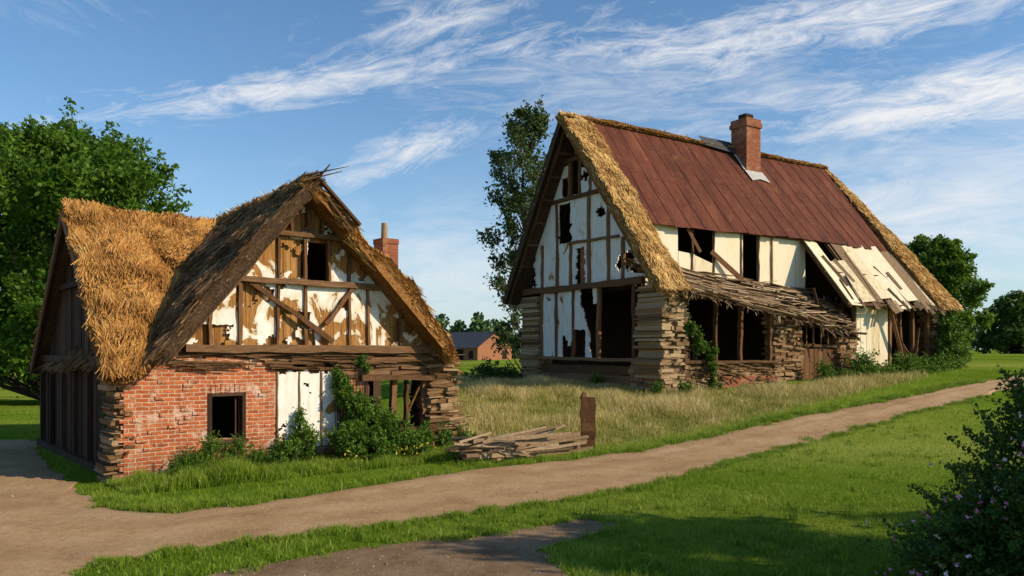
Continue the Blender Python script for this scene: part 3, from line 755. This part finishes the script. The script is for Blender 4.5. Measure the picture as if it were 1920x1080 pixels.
w.make('far_bay_rafters',M['woodH'],barn)
w=MB(); nP=20
A=lambda u:np.array([.45+15.2*u,4.9,11.82-.1*math.sin(math.pi*u)]); Bq=lambda u:np.array([.45+16.6*u,1.62,7.22-.05*math.sin(u*9)-.03*math.sin(u*31)])
NN=Vector((0,-.81,.58))
for i in range(nP):
    cut=R(.42,.58); rows_=[0,cut,1.0+R(-.01,.01)]
    for k in range(2):
        u0,u1=i/nP,(i+1)/nP; f0,f1=rows_[k],rows_[k+1]; o=R(0,.006)
        P=[]
        for (u,f,dz) in ((u0,f0,0),(u1,f0,0),(u1,f1+.004,.006*(1-k)),(u0,f1+.004,.006*(1-k))):
            p=A(u)*(1-f)+Bq(u)*f; P.append(Vector(p)+NN*(o+dz+.05))
        Q=[p-NN*.006 for p in P]
        w.add(P+Q,[(0,1,2,3),(7,6,5,4),(0,4,5,1),(1,5,6,2),(2,6,7,3),(3,7,4,0)],r=R(0,1))
for i in range(0,nP+1):
    u=i/nP; w.beam(Vector(A(u))+NN*.062,Vector(Bq(u))+NN*.062,.022,.016,r=.4,up=(0,.81,.58))
w.make('rusted_metal_roof',M['rust'],barn)
w=MB(); w.add([(.5,4.9,11.72),(15.6,4.9,11.7),(17,1.75,7.25),(.5,1.75,7.25)],[(0,1,2,3)]); w.make('roof_deck',M['woodD'],barn)
thatch('rake_thatch',[(-.85,4.9,11.9),(.4,4.9,11.9),(.5,-.6,4.75),(-.75,-.6,4.7)],M['strawL'],M['tbase'],barn,n=15000,th=.32,amp=.16,fringe=2200,wd=.015,fringeL=.45,mess=.4)
thatch('ridge_thatch',[(.3,5.1,11.98),(15.7,5.1,11.88),(15.7,4.65,11.68),(.3,4.65,11.75)],M['strawL'],M['tbase'],barn,n=6000,th=.1,amp=.06,fringe=900,L=(.1,.3),fringeL=.15,wd=.018)
thatch('far_thatch',[(15.5,4.9,11.8),(15.85,4.9,11.8),(18.2,-.65,4.5),(16.5,-.6,4.5)],M['strawL'],M['tbase'],barn,n=9000,th=.3,amp=.1,fringe=900,wd=.018,fringeL=.35)
thatch('rear_thatch',[(-.85,4.9,11.85),(15.85,4.9,11.8),(18,9.3,4.5),(-.8,9.3,4.6)],M['strawL'],M['tbaseD'],barn,n=3000,th=.25,amp=.05,fringe=900,wd=.018)
thatch('hip_end_thatch',[(15.8,4.8,11.7),(15.85,5.0,11.7),(18,9.3,4.5),(18.1,-.5,4.5)],M['strawL'],M['tbase'],barn,n=3000,th=.25,fringe=300,wd=.018)
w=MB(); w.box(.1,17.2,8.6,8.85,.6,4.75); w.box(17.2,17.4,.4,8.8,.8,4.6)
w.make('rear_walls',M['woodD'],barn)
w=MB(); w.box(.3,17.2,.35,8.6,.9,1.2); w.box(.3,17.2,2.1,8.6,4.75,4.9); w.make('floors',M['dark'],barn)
w=MB(); cx,cy=9.3,4.35
w.box(cx-.47,cx+.47,cy-.45,cy+.45,10.2,12.6); w.box(cx-.53,cx+.53,cy-.51,cy+.51,12.6,12.78); w.box(cx-.49,cx+.49,cy-.47,cy+.47,12.78,12.98)
w.make('chimney',M['brickC'],barn)
w=MB(); w.box(cx-.25,cx+.25,cy-.22,cy+.22,12.98,13.25); w.make('chimney_pot',M['woodD'],barn)
w=MB(); n_=NN
def rp(a,t): return Vector((a,t,11.82-(4.9-t)*4.6/3.28))+n_*.1
w.add([rp(cx-.6,3.98),rp(cx+.6,4.0),rp(cx+.72,3.62),rp(cx+.1,3.7),rp(cx-.5,3.6)],[(0,1,2,3,4)])
w.add([rp(cx-.68,4.75),rp(cx-.48,4.75),rp(cx-.48,4.0),rp(cx-.62,4.0)],[(0,1,2,3)])
w.make('chimney_flashing',M['flash'],barn)
w=MB(); w.add([rp(cx-2.6,4.9)+Vector((0,0,.16)),rp(cx-.5,4.9)+Vector((0,0,.16)),rp(cx-.5,4.55)+n_*.05,rp(cx-2.4,4.68)+n_*.05],[(0,1,2,3)]); w.make('ridge_sheet',M['rustdark'],barn)

# ------------------------------------------------------------------ fence post and fallen rails
fe=bpy.data.objects.new('collapsed_rail_fence',None); link(fe)
w=MB(); zg=gz(1.86,19.8)
w.hewn((1.87,19.83,-.2+zg),(1.89,19.84,1.26+zg),.34,.22,r=.4,n=7,j=.012)
w.beam((1.76,19.8,1.2+zg),(1.8,19.82,1.38+zg),.1,.16,taper=.5,r=.4)
w.make('post',M['woodV'],fe)
w=MB()
p0=Vector((-1.25,17.7,0)); p1=Vector((1.85,19.6,0))
for i in range(38):
    lay=i/38; a=R(0,.35); c=R(.6,1.03); o=R(-.3,.25)
    A_=p0.lerp(p1,a)+Vector((.5*o,-.8*o,0)); B_=p0.lerp(p1,c)+Vector((.5*o,-.8*o,0))+Vector((0,R(-.15,.15),0))
    A_.z=.04+lay*R(.12,.55); B_.z=gz(B_.x,B_.y)+.05+lay*R(.3,.78)
    m_=(A_+B_)/2+Vector((0,0,R(-.08,.03))); r=R(.05,1); ww=R(.05,.12)
    w.beam(A_,m_,ww,ww*.8,r,j=.01); w.beam(m_,B_,ww,ww*.8,r,j=.01,taper=R(.5,1))
for i in range(24):
    A_=p0+Vector((R(-.3,1.4),R(-.4,.7),R(.02,.5))); w.beam(A_,A_+Vector((R(.2,.9),R(-.5,.6),R(-.15,.2))),R(.05,.1),.05,taper=.7)
w.make('fallen_rails',M['greywood'],fe)

# ------------------------------------------------------------------ distant brick barn
db=bpy.data.objects.new('brick_barn',None); link(db); dx,dy=-7.0,108; db.location=(dx,dy,gz(dx,dy)-.1); db.rotation_euler=(0,0,math.radians(-40))
w=MB(); w.box(-5,3.2,0,7,0,2.0); w.prism([(0,2.0),(7,2.0),(3.5,3.9)],-5,3.2,axis='x')
w.make('walls',mk('barn_brick',[(.26,.1,.05),(.38,.17,.09)],(1,1,4),4,.3),db)
w=MB()
w.add([(-5.4,-.5,1.8),(3.6,-.5,1.8),(3.6,3.5,4.05),(-5.4,3.5,4.05),(-5.4,7.5,1.8),(3.6,7.5,1.8)],[(0,1,2,3),(3,2,5,4)]); w.make('roof',M['rustdark'],db)
w=MB(); w.box(-1.4,.6,-.05,.05,0,1.6); w.box(1.6,2.4,-.05,.05,.4,1.4); w.box(3.15,3.26,5,5.9,.3,1.5); w.make('doors',M['dark'],db)

# ------------------------------------------------------------------ trees
tree('leafy_tree',-24.0,43,14.0,7.0,M['leaf'],leaf=.15,nclump=160,per=600,crown0=.1,trunk=.5,seed=3,clr=(.6,1.2))
tree('leafy_tree',-34.5,46,16,7,M['leaf'],leaf=.19,nclump=80,per=420,crown0=.1,trunk=.5,seed=5)
tree('poplar_tree',.75,45,15.4,2.7,M['leafpo'],leaf=.115,nclump=100,per=165,crown0=.1,trunk=.24,shape='col',clr=(.7,1.4),seed=11,up=.8)
tree('field_tree',30.6,58,8.4,3.2,M['leaf'],leaf=.15,nclump=80,per=440,crown0=.06,seed=12)
tree('oak_tree',56,88,6.0,3.8,M['leafdk'],leaf=.22,nclump=70,per=320,crown0=.04,seed=13)
Cs=[]
def mass(x0,x1,y,h0,h1,step=3.2):
    x=x0
    while x<x1:
        h=R(h0,h1); zz=gz(x,y)
        for k in range(4): Cs.append(blobpts((x+R(-2,2),y+R(-3,3),zz+h*(.25+.2*k)),(step*R(.5,.95)*(1.1-.18*k),2.5,h*.24),170,.2))
        x+=step*R(.5,1.2)
mass(-31,-14,200,4,7); mass(-14,-7.5,150,6,9.5); mass(-8,6,165,4.5,8.5); mass(-190,-95,165,4,7.5,4); mass(-92,-30,210,4,7,5); mass(90,230,230,6,10,6); mass(-40,90,260,5,8,6)
mass(-8,6,125,1,2.4,2.5); mass(52,75,150,2.5,4.5,4)
Cc=np.concatenate(Cs); n=len(Cc)
v,f,r=leafquads(Cc,rng.uniform(.3,.65,n),np.clip(rng.normal(.55,.22,n),0,1),.7)
np_mesh('distant_trees',v,[f],r,M['leaffar'])

# ------------------------------------------------------------------ shrubs and climbers
def cb(L): return [(*CL(s,v,z),rx,rx,rz) for (s,v,z,rx,rz) in L]
def bb(L): return [(*BL(s,v,z),rx,rx,rz) for (s,v,z,rx,rz) in L]
shrub('ivy_bush',cb([(4.4,-.12,1.9,.14,.22),(4.45,-.2,1.55,.28,.32),(4.7,-.35,1.15,.38,.4),(5.0,-.45,.8,.5,.5),(5.35,-.55,.5,.6,.5),(5.95,-.6,.3,.55,.38),(4.4,-.6,.45,.45,.45),(4.8,-.8,.25,.6,.35)]),.036,M['ivy'],850,spikes=22)
shrub('climbing_weed',cb([(3.5,-.12,.95,.12,.25),(3.45,-.35,.5,.34,.45),(3.0,-.5,.3,.4,.3)]),.03,M['ivy'],550,spikes=30)
shrub('leafy_weeds',cb([(1.0,-.6,.22,.35,.34),(1.5,-.55,.38,.3,.42),(2.0,-.55,.32,.35,.4),(2.4,-.5,.2,.3,.28)]),.022,M['ivy'],220,spikes=70)
shrub('wall_fern',cb([(4.95,-.12,2.2,.14,.14),(5.15,-.12,2.05,.1,.12),(5.05,-.1,2.3,.16,.1)]),.035,M['ivy'],400)
shrub('corner_weeds',cb([(6.9,-.6,.3,.3,.42),(6.6,-.3,.5,.14,.32),(-.05,.9,1.2,.08,.8),(7.6,-.5,.3,.3,.35)]),.035,M['ivy'],450)
shrub('climbing_ivy',bb([(1.15,-.15,3.2,.2,.4),(1.5,-.2,2.7,.3,.5),(2.0,-.25,2.3,.32,.4),(2.1,-.3,1.7,.26,.5),(2.2,-.35,1.1,.28,.35)]),.055,M['ivy'],600)
shrub('hedge_shrub',bb([(7.9,-.8,1.4,.5,.6),(8.8,-1.0,1.25,.6,.4),(10.3,-.9,1.5,.8,.8),(11.6,-1.1,1.3,.9,.55),(13.0,-1.1,1.6,.8,.65),(14.3,-1.2,1.5,1.0,.45),(15.6,-.9,1.7,.8,.55)]),.06,M['ivy'],380,spikes=26)
shrub('corner_bush',bb([(17.4,-.7,2.2,.9,1.1),(17.5,-.6,3.2,.7,.8),(17.7,-.3,3.9,.45,.5),(16.6,-1,1.8,.6,.5)]),.07,M['ivy'],360,spikes=26)
shrub('small_bush',[(-.9,33,1.4,1.1,.8,.6),(-.1,33.3,1.3,.7,.6,.45)],.07,M['leafdk'],400)
shrub('roadside_weeds',bb([(.4,-.7,1.05,.3,.3),(-.6,-.3,1.1,.25,.3),(-.5,3,1.3,.3,.35),(3.2,-.9,1.0,.3,.2)]),.05,M['ivy'],400,spikes=20)
shrub('flowering_bush',[(5.1,7.9,.5,1.0,.9,.8),(5.15,8.0,1.2,.72,.7,.65),(4.55,7.9,.4,.8,.6,.52),(5.4,8.0,1.75,.58,.6,.55),(5.9,7.2,.6,1.0,.9,.85),(6.5,7.8,1.2,1.0,.9,.95),(5.0,8.8,.35,.6,.6,.42),(4.8,7.5,.85,.5,.5,.48)],.026,M['leafdk'],330,spikes=38)
pt_=[]
for i in range(75):
    c=random.choice([(4.4,7.45,.9),(4.1,7.6,.6),(4.8,7.35,1.4),(4.5,8.4,.75),(5.0,7.45,1.8),(3.9,8.0,.5)])
    q=np.array(c)+rng.normal(0,.2,3)
    pt_.append(q+rng.normal(0,.011,(5,3)))
pt_=np.concatenate(pt_); v,f,r=leafquads(pt_,rng.uniform(.012,.021,len(pt_)),np.repeat(rng.uniform(0,1,len(pt_)//5),5),.9)
np_mesh('pink_flowers',v,[f],r,M['petal'])
py=[]
for i in range(34):
    s=R(3.9,6.4); q=np.array(CL(s,-1.15+R(-.2,.1),R(.15,.4))); py.append(q+rng.normal(0,.012,(4,3)))
py=np.concatenate(py); v,f,r=leafquads(py,rng.uniform(.012,.02,len(py)),rng.uniform(0,1,len(py)),.9)
np_mesh('yellow_flowers',v,[f],r,M['petalY'])
tree('roadside_tree',11.0,7.2,6.6,3.1,M['leaf'],leaf=.12,nclump=75,per=320,crown0=.18,trunk=.2,seed=21)

# ------------------------------------------------------------------ grass
cotpoly=[CL(-.05,0)[:2],CL(7.7,0)[:2],CL(7.7,7.9)[:2],CL(-.05,7.9)[:2]]
barnpoly=[BL(0,0)[:2],BL(17.3,0)[:2],BL(17.3,8.8)[:2],BL(0,8.8)[:2]]
def scatter(n,y0,y1,pw=1.0):
    u=rng.uniform(0,1,n)
    y=(y0**(-pw)+(y1**(-pw)-y0**(-pw))*u)**(-1/pw)
    x=rng.uniform(-.78,.78,n)*y
    ok=~(inpoly(x,y,roadpoly)|inpoly(x,y,patchpoly)|inpoly(x,y,cotpoly)|inpoly(x,y,barnpoly))
    return x[ok],y[ok]
def nz(x,y,s,o=0.): return np.array([noise.fractal(Vector((a*s,b*s,o)),1,2,4) for a,b in zip(x,y)])
x,y=scatter(330000,6.5,38,.9)
md=inpoly(x,y,meadow); xl,yl=x[~md],y[~md]
patchy=nz(xl,yl,.8,3.)*1.3+nz(xl,yl,2.6,8.)*.7
h=(.042+.045*rng.uniform(0,1,len(xl))**2+.035*patchy)*np.clip(.75+yl/40,.8,1.6); h=np.maximum(h,.022)
blades('lawn_grass',xl,yl,h,M['grass'],w=.0036,lean=.9,rnd=np.clip(.46+.34*patchy+rng.normal(0,.18,len(xl)),0,1))
xw,yw=scatter(2600,7,26,.9); kk=nz(xw,yw,.7,5.)>.02; xw,yw=xw[kk],yw[kk]
xs=np.repeat(xw,16)+rng.normal(0,.05,len(xw)*16); ys=np.repeat(yw,16)+rng.normal(0,.05,len(yw)*16)
ok=~(inpoly(xs,ys,roadpoly)); xs,ys=xs[ok],ys[ok]
blades('coarse_tufts',xs,ys,rng.uniform(.06,.17,len(xs)),M['grass'],w=.0055,lean=1.0,rnd=np.clip(rng.normal(.45,.25,len(xs)),0,1))
def verge(A,n,lo,hi,off,hh,name,sgn=1):
    i=rng.integers(lo,hi,n); t=rng.uniform(0,1,n)[:,None]
    p=A[i]*(1-t)+A[i+1]*t
    d=A[i+1]-A[i]; d/=np.linalg.norm(d,axis=1)[:,None]+1e-9
    nrm=np.c_[-d[:,1],d[:,0]]*sgn
    x0,y0=p[:,0],p[:,1]; kn=nz(x0,y0,1.9,4.)
    o=np.abs(rng.normal(0,off,n))-rng.uniform(0,1,n)*(.1+.4*np.clip(kn,0,1))
    p=p+nrm*o[:,None]; x,y=p[:,0],p[:,1]
    k=np.clip(.55+.9*nz(x,y,2.3,6.),0,1.3); ok=rng.uniform(0,1,n)<np.clip(k+.1,0,1)
    ok&=~inpoly(x,y,cotpoly)
    x,y,k=x[ok],y[ok],k[ok]
    blades(name,x,y,hh*(.4+k)*rng.uniform(.5,1.2,len(x)),M['grass'],w=.0045,lean=.8,rnd=np.clip(rng.normal(.55,.22,len(x)),0,1))
verge(Fc,36000,3*22,11*22,.3,.12,'verge_grass_far',sgn=-1)
verge(Nc,36000,3*22,10*22+12,.12,.09,'verge_grass_near',sgn=1)
verge(pc,10000,0,7*16,.12,.075,'verge_grass_path',sgn=1)
n=38000; s=rng.uniform(-.3,7.6,n); vv=-rng.uniform(0.05,1.0,n)*1.6
xx=C0.x+math.cos(ca)*s-math.sin(ca)*vv; yy=C0.y+math.sin(ca)*s+math.cos(ca)*vv
ok=~inpoly(xx,yy,roadpoly); xx,yy,s_=xx[ok],yy[ok],s[ok]; k=np.clip(.55+.9*nz(xx,yy,1.6,2.),.1,1.5)
tall=1+1.0*np.exp(-((s_-1.5)/1.0)**2)
blades('cottage_foot_grass',xx,yy,(.07+.2*k)*tall*rng.uniform(.5,1.2,len(xx)),M['grass'],w=.0055,lean=.6,rnd=np.clip(rng.normal(.58,.22,len(xx)),0,1))
n=230000; xm=rng.uniform(-5,18,n); ym=rng.uniform(20,38,n); xj=xm+rng.normal(0,.25,n); yj=ym+rng.normal(0,.25,n)
ok=inpoly(xj,yj,meadow)&~inpoly(xm,ym,barnpoly)&~inpoly(xm,ym,roadpoly)&~inpoly(xm,ym,cotpoly)
xm,ym=xm[ok],ym[ok]; k=np.clip(.5+.8*nz(xm,ym,.45,1.),0,1.2); k2=nz(xm,ym,1.4,7.)
ed=np.clip((ym-(18.6+.62*xm))/3.,.15,1)
blades('meadow_grass',xm,ym,(.1+.32*k*ed)*rng.uniform(.4,1.3,len(xm)),M['tan'],w=.0065,lean=.7,rnd=np.clip(rng.normal(.48,.2,len(xm))+.5*(k-.5)+.35*(ed-.6)+.35*k2,0,1))

# ------------------------------------------------------------------ light, sky, camera
el=math.radians(30); az=math.atan2(.965,-.26)
sv=Vector((math.sin(az)*math.cos(el),math.cos(az)*math.cos(el),math.sin(el)))
sd=bpy.data.lights.new('sun','SUN'); sd.energy=5.0; sd.angle=math.radians(.53); sd.color=(1,.85,.62)
so=link(bpy.data.objects.new('sun',sd)); so.rotation_euler=sv.to_track_quat('Z','Y').to_euler()
W=bpy.data.worlds.new('World'); scene.world=W; W.use_nodes=True; nt=NT(W.node_tree)
bg=W.node_tree.nodes['Background']; bg.inputs[1].default_value=.106
sky=nt.n('ShaderNodeTexSky',sky_type='NISHITA'); sky.sun_disc=False; sky.sun_elevation=el; sky.sun_rotation=az
sky.air_density=1.0; sky.dust_density=.6; sky.ozone_density=2.5
tc=nt.n('ShaderNodeTexCoord').outputs['Generated']
sp=nt.n('ShaderNodeSeparateXYZ'); nt.link(tc,sp.inputs[0]); m=nt.m
AZ_=m('ARCTAN2',sp.outputs[0],sp.outputs[1]); EL=m('ARCSINE',sp.outputs[2])
def vec(a,b_,c=0.0):
    cb_=nt.n('ShaderNodeCombineXYZ'); nt.val(cb_.inputs[0],a); nt.val(cb_.inputs[1],b_); nt.val(cb_.inputs[2],c); return cb_.outputs[0]
def gauss(v,s):
    q=m('DIVIDE',v,s); return m('EXPONENT',m('MULTIPLY',m('MULTIPLY',q,q),-1.0))
def patchc(a0,e0,ang,la,lw,sa,sw,lo,hi,off,amt=1.0):
    da=m('SUBTRACT',AZ_,a0); de=m('SUBTRACT',EL,e0); c,s=math.cos(ang),math.sin(ang)
    p=m('ADD',m('MULTIPLY',da,c),m('MULTIPLY',de,s)); q=m('ADD',m('MULTIPLY',da,-s),m('MULTIPLY',de,c))
    n=nt.noise(vec(m('MULTIPLY',p,sa),m('MULTIPLY',q,sw),off),1.0,6,.70,.7)
    k=m('MULTIPLY',gauss(p,la),gauss(q,lw))
    r=nt.ramp(m('ADD',n,m('MULTIPLY',m('SUBTRACT',k,1.0),.35)),[0.,1.],[lo,hi])
    return m('MULTIPLY',m('MULTIPLY',r,amt),m('POWER',k,.4))
layers=[patchc(.40,.365,.05,.38,.036,12,50,.28,.60,1,1.0),
        patchc(-.24,.312,.22,.34,.024,13,54,.29,.60,2,.9),
        patchc(.54,.270,.05,.24,.034,12,48,.22,.54,3,1.0),
        patchc(-.13,.240,.34,.12,.024,16,56,.27,.60,4,.85),
        patchc(-.08,.395,.30,.16,.030,13,48,.29,.62,5,.8),
        patchc(.52,.155,.05,.30,.085,8,26,.16,.70,7,.95),
        patchc(-.62,.42,-.35,.18,.06,10,36,.30,.75,8,.5),
        patchc(-.10,.09,.05,.26,.07,8,26,.18,.74,9,.75),
        patchc(.16,.315,.0,.34,.06,10,46,.31,.72,10,.6)]
tot=layers[0]
for l in layers[1:]: tot=m('ADD',tot,l)
hz=m('MULTIPLY',m('EXPONENT',m('MULTIPLY',m('ABSOLUTE',EL),-8.5)),.64)
base=nt.mix(1.0,sky.outputs[0],(.9,1.24,1.42),'MULTIPLY')
base=nt.mix(hz,base,(6.9,7.25,7.7))
col=nt.mix(m('MULTIPLY',m('MINIMUM',tot,1.0),.92),base,(8.5,8.5,8.6))
nt.link(col,bg.inputs[0])

cam=bpy.data.cameras.new('camera'); cam.lens=28.125; cam.sensor_width=36; cam.shift_y=115/1920; cam.clip_end=4000
co=link(bpy.data.objects.new('camera',cam)); co.location=(0,0,2.5); co.rotation_euler=(math.radians(90),0,0)
scene.camera=co
scene.view_settings.view_transform='Standard'; scene.view_settings.look='None'; scene.view_settings.exposure=0
